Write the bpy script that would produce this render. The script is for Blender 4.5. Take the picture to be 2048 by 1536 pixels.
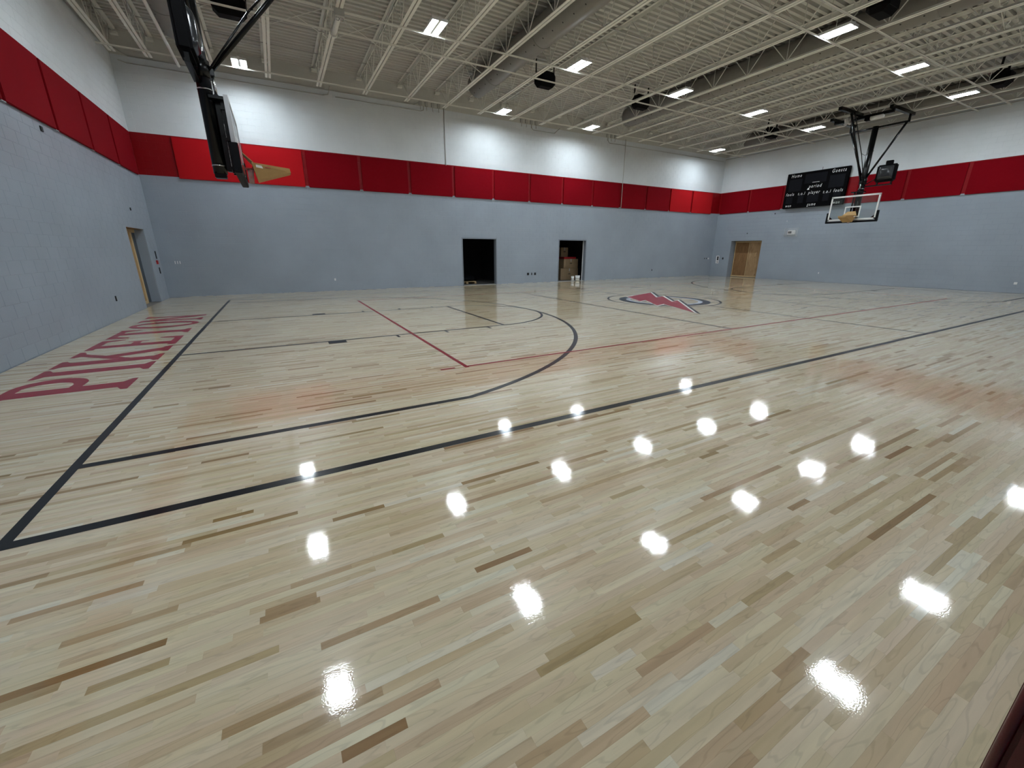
import bpy, bmesh, math, random
import numpy as np
from mathutils import Vector, Matrix

# ------------------------------------------------------------------ clear
for o in list(bpy.data.objects):
    bpy.data.objects.remove(o, do_unlink=True)
scene = bpy.context.scene
col = scene.collection
FT = 0.3048                     # everything below is laid out in feet

# ------------------------------------------------------------------ camera
CAM = dict(f=813.04, x=5.063, y=-32.042, z=5.183, yaw=-29.038, pitch=-17.376, roll=0.096, pyo=-11.93)
def cam_axes():
    ya, pi, ro = (math.radians(CAM[k]) for k in ('yaw', 'pitch', 'roll'))
    F = np.array([-math.sin(ya)*math.cos(pi), math.cos(ya)*math.cos(pi), math.sin(pi)])
    R = np.cross(F, [0, 0, 1]); R /= np.linalg.norm(R); U = np.cross(R, F)
    c, s = math.cos(ro), math.sin(ro)
    return c*R + s*U, -s*R + c*U, F
CR, CU, CF = cam_axes()
cd = bpy.data.cameras.new('camera'); camo = bpy.data.objects.new('camera', cd); col.objects.link(camo)
cd.sensor_fit = 'HORIZONTAL'; cd.sensor_width = 36.0; cd.lens = 36.0*CAM['f']/2048
cd.shift_y = CAM['pyo']/2048; cd.clip_start = 0.02; cd.clip_end = 300
m = Matrix.Identity(4)
for i in range(3):
    m[i][0], m[i][1], m[i][2] = CR[i], CU[i], -CF[i]
m[0][3], m[1][3], m[2][3] = CAM['x']*FT, CAM['y']*FT, CAM['z']*FT
camo.matrix_world = m
scene.camera = camo
def project(P):                 # only used to rank which repeated pieces show largest
    d = np.asarray(P, float) - np.array([CAM['x'], CAM['y'], CAM['z']])
    z = d @ CF
    zz = np.where(np.abs(z) < 1e-6, 1e-6, z)
    return 1024 + CAM['f']*(d @ CR)/zz, 768 + CAM['pyo'] - CAM['f']*(d @ CU)/zz, z

# ------------------------------------------------------------------ world / view
w = bpy.data.worlds.new('world'); scene.world = w; w.use_nodes = True
w.node_tree.nodes['Background'].inputs[0].default_value = (0.5, 0.55, 0.6, 1)
w.node_tree.nodes['Background'].inputs[1].default_value = 0.05
vs = scene.view_settings
vs.view_transform = 'Standard'; vs.look = 'None'; vs.gamma = 1.0; vs.exposure = 0.1; vs.use_curve_mapping = False
LED_STRENGTH = 148.0
LED_COLOUR = (0.86, 0.95, 1.0, 1)

# ------------------------------------------------------------------ materials
MATS = {}
def newmat(name):
    mt = bpy.data.materials.new(name); mt.use_nodes = True
    MATS[name] = mt
    return mt, mt.node_tree.nodes, mt.node_tree.links, mt.node_tree.nodes['Principled BSDF']
def plain(name, c, rough=0.5, metal=0.0, spec=0.5, var=0.08, nscale=6.0, bump=0.0, bscale=60.0, sheen=0.0):
    mt, N, L, b = newmat(name)
    geo = N.new('ShaderNodeNewGeometry')
    no = N.new('ShaderNodeTexNoise'); no.inputs['Scale'].default_value = nscale; no.inputs['Detail'].default_value = 5
    L.new(geo.outputs['Position'], no.inputs['Vector'])
    mx = N.new('ShaderNodeMix'); mx.data_type = 'RGBA'
    mx.inputs[6].default_value = (*[x*(1-var) for x in c], 1); mx.inputs[7].default_value = (*[min(1, x*(1+var)) for x in c], 1)
    L.new(no.outputs['Fac'], mx.inputs[0]); L.new(mx.outputs[2], b.inputs['Base Color'])
    b.inputs['Roughness'].default_value = rough; b.inputs['Metallic'].default_value = metal
    b.inputs['Specular IOR Level'].default_value = spec
    if sheen: b.inputs['Sheen Weight'].default_value = sheen
    if bump:
        n2 = N.new('ShaderNodeTexNoise'); n2.inputs['Scale'].default_value = bscale; n2.inputs['Detail'].default_value = 3
        L.new(geo.outputs['Position'], n2.inputs['Vector'])
        bp = N.new('ShaderNodeBump'); bp.inputs['Strength'].default_value = bump; bp.inputs['Distance'].default_value = 0.003
        L.new(n2.outputs['Fac'], bp.inputs['Height']); L.new(bp.outputs['Normal'], b.inputs['Normal'])
    return mt
plain('steel_white', (0.74, 0.74, 0.69), 0.5)
plain('steel_frame_grey', (0.20, 0.23, 0.27), 0.4)
plain('deck_white', (0.50, 0.50, 0.465), 0.55, nscale=1.5, var=0.10)
plain('duct_grey', (0.22, 0.21, 0.19), 0.6)
plain('hole_dark', (0.02, 0.02, 0.02), 0.8)
plain('black_steel', (0.003, 0.0035, 0.004), 0.25, spec=0.25)
plain('black_matte', (0.002, 0.002, 0.0025), 0.7, spec=0.08)
plain('black_pad', (0.004, 0.0045, 0.006), 0.6, spec=0.12)
plain('chrome', (0.62, 0.62, 0.62), 0.25, metal=1.0)
plain('aluminium', (0.45, 0.46, 0.47), 0.38, metal=0.7)
plain('white_paint', (0.78, 0.80, 0.80), 0.4)
plain('white_plastic', (0.72, 0.73, 0.73), 0.4)
plain('panel_dark_red', (0.185, 0.0015, 0.006), 0.9, spec=0.08, bump=0.35, bscale=500, var=0.06, nscale=2)
plain('panel_bright_red', (0.40, 0.008, 0.012), 0.9, spec=0.08, bump=0.35, bscale=500, var=0.05, nscale=2)
plain('vinyl_maroon', (0.085, 0.003, 0.007), 0.3, bump=0.2, bscale=300)
plain('cardboard', (0.36, 0.22, 0.085), 0.8, var=0.12, nscale=12)
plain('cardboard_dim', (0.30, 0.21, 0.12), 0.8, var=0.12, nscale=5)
plain('net_white', (0.45, 0.30, 0.30), 0.7)
plain('rim_red', (0.30, 0.03, 0.02), 0.4)
plain('alarm_red', (0.35, 0.01, 0.015), 0.4)
plain('conduit_grey', (0.42, 0.42, 0.40), 0.5)
plain('stud_wood', (0.50, 0.36, 0.19), 0.65, nscale=9, var=0.15)
plain('concrete', (0.16, 0.155, 0.15), 0.8, nscale=4, var=0.2)
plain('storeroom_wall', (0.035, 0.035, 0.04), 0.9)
plain('scoreboard_black', (0.0015, 0.0015, 0.002), 0.7, spec=0.06)
plain('scoreboard_display', (0.004, 0.0045, 0.007), 0.5, spec=0.1)
plain('door_dark', (0.045, 0.055, 0.07), 0.4)
plain('dark_hole', (0.015, 0.016, 0.02), 0.8)
plain('plastic_wrap', (0.5, 0.5, 0.5), 0.25)

def mat_paint(name, c, rough):
    return plain(name, c, rough, var=0.03, nscale=3)
# court paints share the floor finish
def finish(mt, rough=0.05, coat=1.0):
    N, L = mt.node_tree.nodes, mt.node_tree.links
    b = N['Principled BSDF']
    geo = N.new('ShaderNodeNewGeometry')
    mp = N.new('ShaderNodeVectorMath'); mp.operation = 'MULTIPLY'; mp.inputs[1].default_value = (14, 17, 1)
    L.new(geo.outputs['Position'], mp.inputs[0])
    n1 = N.new('ShaderNodeTexNoise'); n1.inputs['Scale'].default_value = 1.0; n1.inputs['Detail'].default_value = 1.0
    L.new(mp.outputs[0], n1.inputs['Vector'])
    n2 = N.new('ShaderNodeTexNoise'); n2.inputs['Scale'].default_value = 150.0; n2.inputs['Detail'].default_value = 1.0
    L.new(geo.outputs['Position'], n2.inputs['Vector'])
    b1 = N.new('ShaderNodeBump'); b1.inputs['Strength'].default_value = 0.16; b1.inputs['Distance'].default_value = 0.0004
    b2 = N.new('ShaderNodeBump'); b2.inputs['Strength'].default_value = 0.55; b2.inputs['Distance'].default_value = 0.00013
    L.new(n1.outputs['Fac'], b1.inputs['Height']); L.new(n2.outputs['Fac'], b2.inputs['Height'])
    L.new(b1.outputs['Normal'], b2.inputs['Normal']); L.new(b2.outputs['Normal'], b.inputs['Normal'])
    b.inputs['Roughness'].default_value = 0.3; b.inputs['Specular IOR Level'].default_value = 0.12
    b.inputs['Coat Weight'].default_value = coat; b.inputs['Coat Roughness'].default_value = rough; b.inputs['Coat IOR'].default_value = 1.58
    L.new(b2.outputs['Normal'], b.inputs['Coat Normal'])
    return b1
for nm, c in (('line_black', (0.008, 0.009, 0.012)), ('line_red', (0.24, 0.010, 0.018)), ('line_dark_red', (0.20, 0.008, 0.014)),
              ('letter_red', (0.26, 0.012, 0.030)), ('logo_grey', (0.33, 0.36, 0.42)), ('logo_white', (0.62, 0.62, 0.58)), ('logo_navy', (0.012, 0.018, 0.028))):
    mat_paint(nm, c, 0.1); finish(MATS[nm], 0.06, 0.22)

def make_wood():
    mt, N, L, b = newmat('maple_boards')
    at = N.new('ShaderNodeAttribute'); at.attribute_name = 'board'
    geo = N.new('ShaderNodeNewGeometry')
    wn = N.new('ShaderNodeTexWhiteNoise'); wn.noise_dimensions = '1D'
    mu = N.new('ShaderNodeMath'); mu.operation = 'MULTIPLY'; mu.inputs[1].default_value = 913.7
    L.new(at.outputs['Fac'], mu.inputs[0]); L.new(mu.outputs[0], wn.inputs['W'])
    ramp = N.new('ShaderNodeValToRGB'); cr = ramp.color_ramp
    stops = [(0.0, (0.28, 0.17, 0.065)), (0.02, (0.42, 0.295, 0.155)), (0.10, (0.565, 0.44, 0.275)), (0.35, (0.65, 0.535, 0.36)),
             (0.75, (0.69, 0.590, 0.415)), (0.93, (0.715, 0.63, 0.46)), (1.0, (0.725, 0.68, 0.545))]
    cr.elements[0].position = stops[0][0]; cr.elements[0].color = (*stops[0][1], 1)
    cr.elements[1].position = 1.0; cr.elements[1].color = (*stops[-1][1], 1)
    for p, c in stops[1:-1]:
        e = cr.elements.new(p); e.color = (*c, 1)
    L.new(at.outputs['Fac'], ramp.inputs['Fac'])
    # grain: 4D noise, W = board so that every strip has its own figure
    mp = N.new('ShaderNodeVectorMath'); mp.operation = 'MULTIPLY'; mp.inputs[1].default_value = (2.2, 26, 1)
    L.new(geo.outputs['Position'], mp.inputs[0])
    g1 = N.new('ShaderNodeTexNoise'); g1.noise_dimensions = '4D'; g1.inputs['Scale'].default_value = 1.0; g1.inputs['Detail'].default_value = 4
    g1.inputs['Distortion'].default_value = 0.6
    L.new(mp.outputs[0], g1.inputs['Vector']); L.new(mu.outputs[0], g1.inputs['W'])
    mr = N.new('ShaderNodeMapRange'); mr.inputs['From Min'].default_value = 0.25; mr.inputs['From Max'].default_value = 0.75
    mr.inputs['To Min'].default_value = 0.86; mr.inputs['To Max'].default_value = 1.10
    L.new(g1.outputs['Fac'], mr.inputs['Value'])
    mp2 = N.new('ShaderNodeVectorMath'); mp2.operation = 'MULTIPLY'; mp2.inputs[1].default_value = (1.6, 13, 1)
    L.new(geo.outputs['Position'], mp2.inputs[0])
    g2 = N.new('ShaderNodeTexNoise'); g2.noise_dimensions = '4D'; g2.inputs['Scale'].default_value = 1.0; g2.inputs['Detail'].default_value = 2
    L.new(mp2.outputs[0], g2.inputs['Vector']); L.new(mu.outputs[0], g2.inputs['W'])
    sn = N.new('ShaderNodeMath'); sn.operation = 'MULTIPLY'; sn.inputs[1].default_value = 60.0
    L.new(g2.outputs['Fac'], sn.inputs[0])
    s2 = N.new('ShaderNodeMath'); s2.operation = 'SINE'; L.new(sn.outputs[0], s2.inputs[0])
    mr2 = N.new('ShaderNodeMapRange'); mr2.inputs['From Min'].default_value = 0.75; mr2.inputs['From Max'].default_value = 1.0
    mr2.inputs['To Min'].default_value = 1.0; mr2.inputs['To Max'].default_value = 0.88
    L.new(s2.outputs[0], mr2.inputs['Value'])
    # sparse mineral streaks
    mp3 = N.new('ShaderNodeVectorMath'); mp3.operation = 'MULTIPLY'; mp3.inputs[1].default_value = (4.0, 60, 1)
    L.new(geo.outputs['Position'], mp3.inputs[0])
    g3 = N.new('ShaderNodeTexNoise'); g3.noise_dimensions = '4D'; g3.inputs['Scale'].default_value = 1.0; g3.inputs['Detail'].default_value = 1
    L.new(mp3.outputs[0], g3.inputs['Vector']); L.new(mu.outputs[0], g3.inputs['W'])
    mr3 = N.new('ShaderNodeMapRange'); mr3.inputs['From Min'].default_value = 0.80; mr3.inputs['From Max'].default_value = 0.88
    mr3.inputs['To Min'].default_value = 1.0; mr3.inputs['To Max'].default_value = 0.45
    L.new(g3.outputs['Fac'], mr3.inputs['Value'])
    p1 = N.new('ShaderNodeMath'); p1.operation = 'MULTIPLY'; L.new(mr.outputs[0], p1.inputs[0]); L.new(mr2.outputs[0], p1.inputs[1])
    p2 = N.new('ShaderNodeMath'); p2.operation = 'MULTIPLY'; L.new(p1.outputs[0], p2.inputs[0]); L.new(mr3.outputs[0], p2.inputs[1])
    sc = N.new('ShaderNodeVectorMath'); sc.operation = 'SCALE'
    L.new(ramp.outputs['Color'], sc.inputs[0]); L.new(p2.outputs[0], sc.inputs['Scale'])
    # slight pinkish / greenish drift per strip
    hs = N.new('ShaderNodeHueSaturation')
    mh = N.new('ShaderNodeMapRange'); mh.inputs['To Min'].default_value = 0.488; mh.inputs['To Max'].default_value = 0.510
    L.new(wn.outputs['Value'], mh.inputs['Value']); L.new(mh.outputs[0], hs.inputs['Hue'])
    L.new(sc.outputs[0], hs.inputs['Color']); L.new(hs.outputs['Color'], b.inputs['Base Color'])
    b1 = finish(mt)
    # strips never lie perfectly level: tiny tilt of each one
    sub = N.new('ShaderNodeVectorMath'); sub.operation = 'SUBTRACT'; sub.inputs[1].default_value = (0.5, 0.5, 0.5)
    L.new(wn.outputs['Color'], sub.inputs[0])
    tm = N.new('ShaderNodeVectorMath'); tm.operation = 'MULTIPLY'; tm.inputs[1].default_value = (0.003, 0.006, 0)
    L.new(sub.outputs[0], tm.inputs[0])
    ad = N.new('ShaderNodeVectorMath'); ad.operation = 'ADD'
    L.new(geo.outputs['Normal'], ad.inputs[0]); L.new(tm.outputs[0], ad.inputs[1])
    nn = N.new('ShaderNodeVectorMath'); nn.operation = 'NORMALIZE'; L.new(ad.outputs[0], nn.inputs[0])
    L.new(nn.outputs[0], b1.inputs['Normal'])
make_wood()

def make_wall():
    mt, N, L, b = newmat('painted_block')
    geo = N.new('ShaderNodeNewGeometry'); sp = N.new('ShaderNodeSeparateXYZ'); L.new(geo.outputs['Position'], sp.inputs[0])
    dv = N.new('ShaderNodeMath'); dv.operation = 'DIVIDE'; dv.inputs[1].default_value = 30*FT
    L.new(sp.outputs['Z'], dv.inputs[0])
    ramp = N.new('ShaderNodeValToRGB'); cr = ramp.color_ramp; cr.interpolation = 'CONSTANT'
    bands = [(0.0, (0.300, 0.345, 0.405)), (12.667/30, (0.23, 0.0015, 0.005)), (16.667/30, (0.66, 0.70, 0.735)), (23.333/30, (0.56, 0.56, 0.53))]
    cr.elements[0].position = 0; cr.elements[0].color = (*bands[0][1], 1)
    cr.elements[1].position = bands[3][0]; cr.elements[1].color = (*bands[3][1], 1)
    for p, c in bands[1:3]:
        e = cr.elements.new(p); e.color = (*c, 1)
    L.new(dv.outputs[0], ramp.inputs['Fac'])
    no = N.new('ShaderNodeTexNoise'); no.inputs['Scale'].default_value = 0.9; no.inputs['Detail'].default_value = 6
    L.new(geo.outputs['Position'], no.inputs['Vector'])
    mr = N.new('ShaderNodeMapRange'); mr.inputs['From Min'].default_value = 0.3; mr.inputs['From Max'].default_value = 0.7
    mr.inputs['To Min'].default_value = 0.95; mr.inputs['To Max'].default_value = 1.05
    L.new(no.outputs['Fac'], mr.inputs['Value'])
    sc = N.new('ShaderNodeVectorMath'); sc.operation = 'SCALE'
    L.new(ramp.outputs['Color'], sc.inputs[0]); L.new(mr.outputs[0], sc.inputs['Scale']); L.new(sc.outputs[0], b.inputs['Base Color'])
    b.inputs['Roughness'].default_value = 0.42; b.inputs['Specular IOR Level'].default_value = 0.22
    n2 = N.new('ShaderNodeTexNoise'); n2.inputs['Scale'].default_value = 55; n2.inputs['Detail'].default_value = 4
    L.new(geo.outputs['Position'], n2.inputs['Vector'])
    bp = N.new('ShaderNodeBump'); bp.inputs['Strength'].default_value = 0.35; bp.inputs['Distance'].default_value = 0.004
    L.new(n2.outputs['Fac'], bp.inputs['Height']); L.new(bp.outputs['Normal'], b.inputs['Normal'])
make_wall()

def make_plywood(name, c0, c1):
    mt, N, L, b = newmat(name)
    geo = N.new('ShaderNodeNewGeometry')
    mp = N.new('ShaderNodeVectorMath'); mp.operation = 'MULTIPLY'; mp.inputs[1].default_value = (9, 9, 1.3)
    L.new(geo.outputs['Position'], mp.inputs[0])
    no = N.new('ShaderNodeTexNoise'); no.inputs['Scale'].default_value = 1.5; no.inputs['Detail'].default_value = 7; no.inputs['Distortion'].default_value = 1.2
    L.new(mp.outputs[0], no.inputs['Vector'])
    ra = N.new('ShaderNodeValToRGB'); ra.color_ramp.elements[0].position = 0.3; ra.color_ramp.elements[1].position = 0.7
    ra.color_ramp.elements[0].color = (*c0, 1); ra.color_ramp.elements[1].color = (*c1, 1)
    L.new(no.outputs['Fac'], ra.inputs['Fac'])
    vo = N.new('ShaderNodeTexVoronoi'); vo.inputs['Scale'].default_value = 3.0
    L.new(geo.outputs['Position'], vo.inputs['Vector'])
    kn = N.new('ShaderNodeMapRange'); kn.inputs['From Min'].default_value = 0.05; kn.inputs['From Max'].default_value = 0.12
    kn.inputs['To Min'].default_value = 0.45; kn.inputs['To Max'].default_value = 1.0
    L.new(vo.outputs['Distance'], kn.inputs['Value'])
    sc = N.new('ShaderNodeVectorMath'); sc.operation = 'SCALE'
    L.new(ra.outputs['Color'], sc.inputs[0]); L.new(kn.outputs[0], sc.inputs['Scale']); L.new(sc.outputs[0], b.inputs['Base Color'])
    b.inputs['Roughness'].default_value = 0.7
make_plywood('plywood_brown', (0.17, 0.085, 0.03), (0.28, 0.15, 0.06))
make_plywood('plywood_tan', (0.27, 0.16, 0.075), (0.44, 0.29, 0.15))

def make_led():
    mt, N, L, b = newmat('led_lens')
    b.inputs['Base Color'].default_value = (0.9, 0.9, 0.9, 1)
    b.inputs['Emission Color'].default_value = LED_COLOUR; b.inputs['Emission Strength'].default_value = LED_STRENGTH
def make_glass():
    mt, N, L, b = newmat('clear_glass')
    gl = N.new('ShaderNodeBsdfGlossy'); gl.inputs['Roughness'].default_value = 0.02
    tr = N.new('ShaderNodeBsdfTransparent'); tr.inputs['Color'].default_value = (0.90, 0.93, 0.92, 1)
    fr = N.new('ShaderNodeFresnel'); fr.inputs['IOR'].default_value = 1.5
    mx = N.new('ShaderNodeMixShader'); out = N['Material Output']
    L.new(fr.outputs[0], mx.inputs[0]); L.new(tr.outputs[0], mx.inputs[1]); L.new(gl.outputs[0], mx.inputs[2])
    L.new(mx.outputs[0], out.inputs['Surface'])
make_led(); make_glass()
def make_screen():
    mt, N, L, b = newmat('glossy_screen')
    b.inputs['Base Color'].default_value = (0.02, 0.022, 0.025, 1); b.inputs['Roughness'].default_value = 0.12
    geo = N.new('ShaderNodeNewGeometry'); no = N.new('ShaderNodeTexNoise'); no.inputs['Scale'].default_value = 2.0
    L.new(geo.outputs['Position'], no.inputs['Vector'])
    bp = N.new('ShaderNodeBump'); bp.inputs['Strength'].default_value = 0.4; bp.inputs['Distance'].default_value = 0.02
    L.new(no.outputs['Fac'], bp.inputs['Height']); L.new(bp.outputs['Normal'], b.inputs['Normal'])
make_screen()

# ------------------------------------------------------------------ mesh helpers (feet in, metres out)
class MB:
    def __init__(s): s.v = []; s.f = []; s.sm = []
    def add(s, vs_, fs, smooth=False):
        n = len(s.v); s.v += [tuple(map(float, p)) for p in vs_]; s.f += [tuple(i+n for i in f) for f in fs]; s.sm += [smooth]*len(fs); return s
    def box(s, x0, x1, y0, y1, z0, z1):
        return s.add([(x0,y0,z0),(x1,y0,z0),(x1,y1,z0),(x0,y1,z0),(x0,y0,z1),(x1,y0,z1),(x1,y1,z1),(x0,y1,z1)],
                     [(0,3,2,1),(4,5,6,7),(0,1,5,4),(1,2,6,5),(2,3,7,6),(3,0,4,7)])
    def tube(s, a, b, r, n=10, r2=None, caps=True):
        a, b = Vector(a), Vector(b); d = (b-a).normalized(); r2 = r if r2 is None else r2
        u = d.cross(Vector((0,0,1)) if abs(d.z) < 0.9 else Vector((1,0,0))).normalized(); v = d.cross(u)
        vs_ = []; 
        for p, rr in ((a, r), (b, r2)):
            for i in range(n):
                t = 2*math.pi*i/n; vs_.append(p + (u*math.cos(t) + v*math.sin(t))*rr)
        fs = [(i, (i+1) % n, n+(i+1) % n, n+i) for i in range(n)]
        s.add(vs_, fs, True)
        if caps:
            k = len(s.v) - 2*n
            s.f += [tuple(k+i for i in reversed(range(n))), tuple(k+n+i for i in range(n))]; s.sm += [False, False]
        return s
    def path(s, pts, r, n=8):
        for a, b in zip(pts[:-1], pts[1:]): s.tube(a, b, r, n)
        return s
    def prism(s, poly, z0, z1, f=lambda x, y, z: (x, y, z)):
        n = len(poly)
        vs_ = [f(x, y, z0) for x, y in poly] + [f(x, y, z1) for x, y in poly]
        fs = [tuple(range(n-1, -1, -1)), tuple(range(n, 2*n))] + [(i, (i+1) % n, n+(i+1) % n, n+i) for i in range(n)]
        return s.add(vs_, fs)
    def ring(s, c, R, r, axis='z', n=28, k=8):
        vs_ = []; fs = []
        for i in range(n):
            t = 2*math.pi*i/n
            for j in range(k):
                q = 2*math.pi*j/k; rr = R + r*math.cos(q); h = r*math.sin(q)
                p = {'z': (rr*math.cos(t), rr*math.sin(t), h), 'x': (h, rr*math.cos(t), rr*math.sin(t)), 'y': (rr*math.cos(t), h, rr*math.sin(t))}[axis]
                vs_.append((c[0]+p[0], c[1]+p[1], c[2]+p[2]))
        for i in range(n):
            for j in range(k):
                fs.append((i*k+j, ((i+1) % n)*k+j, ((i+1) % n)*k+(j+1) % k, i*k+(j+1) % k))
        return s.add(vs_, fs, True)
    def mesh(s, name, mat, off=(0,0,0), bevel=0.0):
        me = bpy.data.meshes.new(name)
        me.from_pydata([((x-off[0])*FT, (y-off[1])*FT, (z-off[2])*FT) for x, y, z in s.v], [], s.f)
        me.polygons.foreach_set('use_smooth', s.sm)
        bm = bmesh.new(); bm.from_mesh(me)
        if bevel:
            bmesh.ops.remove_doubles(bm, verts=bm.verts, dist=1e-5)
            bmesh.ops.bevel(bm, geom=[e for e in bm.edges if len(e.link_faces) == 2 and e.calc_face_angle(0) > 0.6], offset=bevel*FT, segments=2, affect='EDGES', clamp_overlap=True)
        bmesh.ops.recalc_face_normals(bm, faces=bm.faces)
        bm.to_mesh(me); bm.free()
        if mat: me.materials.append(MATS[mat])
        me.update()
        return me
def link(o, parent=None):
    col.objects.link(o)
    if parent is not None: o.parent = parent
    return o
def tag(o, label=None, cat=None, group=None, kind=None):
    for k, v in (('label', label), ('category', cat), ('group', group), ('kind', kind)):
        if v: o[k] = v
    return o
ORG = {}
def empty(name, loc, label, cat, group=None):
    o = bpy.data.objects.new(name, None); o.empty_display_size = 0.1
    col.objects.link(o); o.location = [c*FT for c in loc]; ORG[o.name] = tuple(loc)
    return tag(o, label, cat, group)
def part(name, mb, mat, parent, label=None, bevel=0.0, kind=None):
    off = ORG[parent.name]
    o = bpy.data.objects.new(name, mb.mesh(name, mat, off, bevel)); link(o, parent); ORG[o.name] = off
    return tag(o, label, None, None, kind)
def centre_base(mb):
    a = np.array(mb.v); lo, hi = a.min(0), a.max(0)
    return ((lo[0]+hi[0])/2, (lo[1]+hi[1])/2, lo[2])
def single(name, mb, mat, label, cat, group=None, bevel=0.0):
    off = centre_base(mb)
    o = bpy.data.objects.new(name, mb.mesh(name, mat, off, bevel)); col.objects.link(o); o.location = [c*FT for c in off]; ORG[o.name] = off
    return tag(o, label, cat, group)
def struct(name, mb, mat, label, bevel=0.0):
    o = bpy.data.objects.new(name, mb.mesh(name, mat, (0,0,0), bevel)); col.objects.link(o); ORG[o.name] = (0,0,0)
    return tag(o, label, None, None, 'structure')
def copy_tree(o, parent=None):
    c = o.copy(); col.objects.link(c); c.parent = parent
    for ch in o.children: copy_tree(ch, c)
    return c
def ordinal(n): return ('first','second','third','fourth','fifth','sixth','seventh','eighth','ninth','tenth','eleventh','twelfth','thirteenth','fourteenth','fifteenth','sixteenth','seventeenth','eighteenth','nineteenth','twentieth')[n]

# ------------------------------------------------------------------ the room
XL, XR, YF, YN, ZD = -6.35, 88.7, 28.15, -33.2, 25.5
COURSE, BLOCK = 2/3, 4/3
LD = (18.5, 24.35, 7.2)          # doorway in the end wall by the lettering (y0, y1, height)
RD = (17.75, 24.12, 7.2)         # boarded doorway in the scoreboard wall
FD = [(29.75, 35.7, 7.08), (47.55, 53.6, 7.08)]   # two open doorways (x0, x1, height)
TF, TL, TR = 0.7, 0.9, 1.8       # wall thicknesses

def wall_mesh(axis, face, thick, u0, u1, z1, openings):
    mb = MB()
    def slab(a, b, c, d):
        lo, hi = min(face, face+thick), max(face, face+thick)
        if axis == 'x': mb.box(lo, hi, a, b, c, d)
        else: mb.box(a, b, lo, hi, c, d)
    cur = u0
    for a, b, h in sorted(openings):
        slab(cur, a, -0.3, z1); slab(a, b, h, z1); cur = b
    slab(cur, u1, -0.3, z1)
    return mb
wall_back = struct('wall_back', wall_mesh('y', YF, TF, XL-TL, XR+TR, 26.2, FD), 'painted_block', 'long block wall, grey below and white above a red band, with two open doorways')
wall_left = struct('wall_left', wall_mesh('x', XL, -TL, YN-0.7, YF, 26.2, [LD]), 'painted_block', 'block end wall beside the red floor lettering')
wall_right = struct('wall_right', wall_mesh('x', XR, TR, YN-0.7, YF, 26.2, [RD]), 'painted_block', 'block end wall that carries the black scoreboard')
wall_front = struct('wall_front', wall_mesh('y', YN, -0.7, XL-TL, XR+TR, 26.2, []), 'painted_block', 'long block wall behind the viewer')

def add_blocks(wall, axis, face, inward, u0, u1, openings, clipv):
    """painted concrete blocks: raised faces with recessed joints; the 300 that show largest are objects"""
    rects = []
    for c in range(int(25.34/COURSE)+1):
        z0, z1 = c*COURSE, (c+1)*COURSE
        if z1 > 25.4: break
        s = u0 - (BLOCK/2 if c % 2 else 0)
        while s < u1:
            a, b = max(s, u0), min(s+BLOCK, u1); s += BLOCK
            segs = [(a, b)]
            for oa, ob, h in openings:
                if z0 < h - 0.05:
                    nn = []
                    for p, q in segs:
                        if q <= oa or p >= ob: nn.append((p, q)); continue
                        if p < oa: nn.append((p, oa))
                        if q > ob: nn.append((ob, q))
                    segs = nn
            zz = z0
            for p, q in segs:
                for oa, ob, h in openings:
                    if z0 < h < z1 and q > oa and p < ob: zz = h if h < z1-0.1 else zz
                if q-p > 0.06: rects.append((p, q, zz, z1))
    R = np.array(rects)
    def P(u, z): return np.stack([np.full_like(u, face), u, z], 1) if axis == 'x' else np.stack([u, np.full_like(u, face), z], 1)
    xs = []; ys = []; ok = np.ones(len(R), bool)
    for i, j in ((0,2),(1,2),(1,3),(0,3)):
        X, Y, Z = project(P(R[:, i], R[:, j])); xs.append(X); ys.append(Y); ok &= Z > 0.5
    xs, ys = np.array(xs), np.array(ys)
    area = 0.5*abs(sum(xs[i]*ys[(i+1) % 4]-xs[(i+1) % 4]*ys[i] for i in range(4)))
    cx, cy = xs.mean(0), ys.mean(0)
    vis = ok & (cx > 5) & (cx < 2043) & (cy > 5) & (cy < 1531)
    vis &= ~((R[:, 2] > 12.6) & (R[:, 3] < 16.7))          # behind the red panels
    full = (R[:, 1]-R[:, 0] > BLOCK-0.01) & (R[:, 3]-R[:, 2] > COURSE-0.01)
    order = np.argsort(-np.where(vis & full, area, -1))[:300]
    chosen = set(int(i) for i in order if vis[i] and full[i])
    g = 0.014; dp = 0.010*inward; base = 0.001*inward
    def frustum(u0_, u1_, z0_, z1_, cu=0, cz=0):
        vs_ = []
        for d, e in ((base, 0.004), (base+dp, 0.004+g)):
            for u, z in ((u0_+e, z0_+e), (u1_-e, z0_+e), (u1_-e, z1_-e), (u0_+e, z1_-e)):
                vs_.append((d, u-cu, z-cz) if axis == 'x' else (u-cu, d, z-cz))
        return vs_, [(4,5,6,7),(0,1,5,4),(1,2,6,5),(2,3,7,6),(3,0,4,7)]
    proto = MB(); proto.add(*frustum(-BLOCK/2, BLOCK/2, -COURSE/2, COURSE/2))
    me = proto.mesh('block', 'painted_block')
    rest = MB()
    for i, (a, b, c, d) in enumerate(rects):
        if i in chosen:
            o = bpy.data.objects.new('block', me); link(o, wall)
            u, z = (a+b)/2, (c+d)/2
            o.location = [q*FT for q in ((face, u, z) if axis == 'x' else (u, face, z))]
        else:
            vs_, fs = frustum(a, b, c, d)
            rest.add([(x+face, y, z) if axis == 'x' else (x, y+face, z) for x, y, z in vs_], fs)
    part('block_field', rest, 'painted_block', wall, kind='stuff')
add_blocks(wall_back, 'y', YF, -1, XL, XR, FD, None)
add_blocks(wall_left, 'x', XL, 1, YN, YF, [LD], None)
add_blocks(wall_right, 'x', XR, -1, YN, YF, [RD], None)

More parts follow.
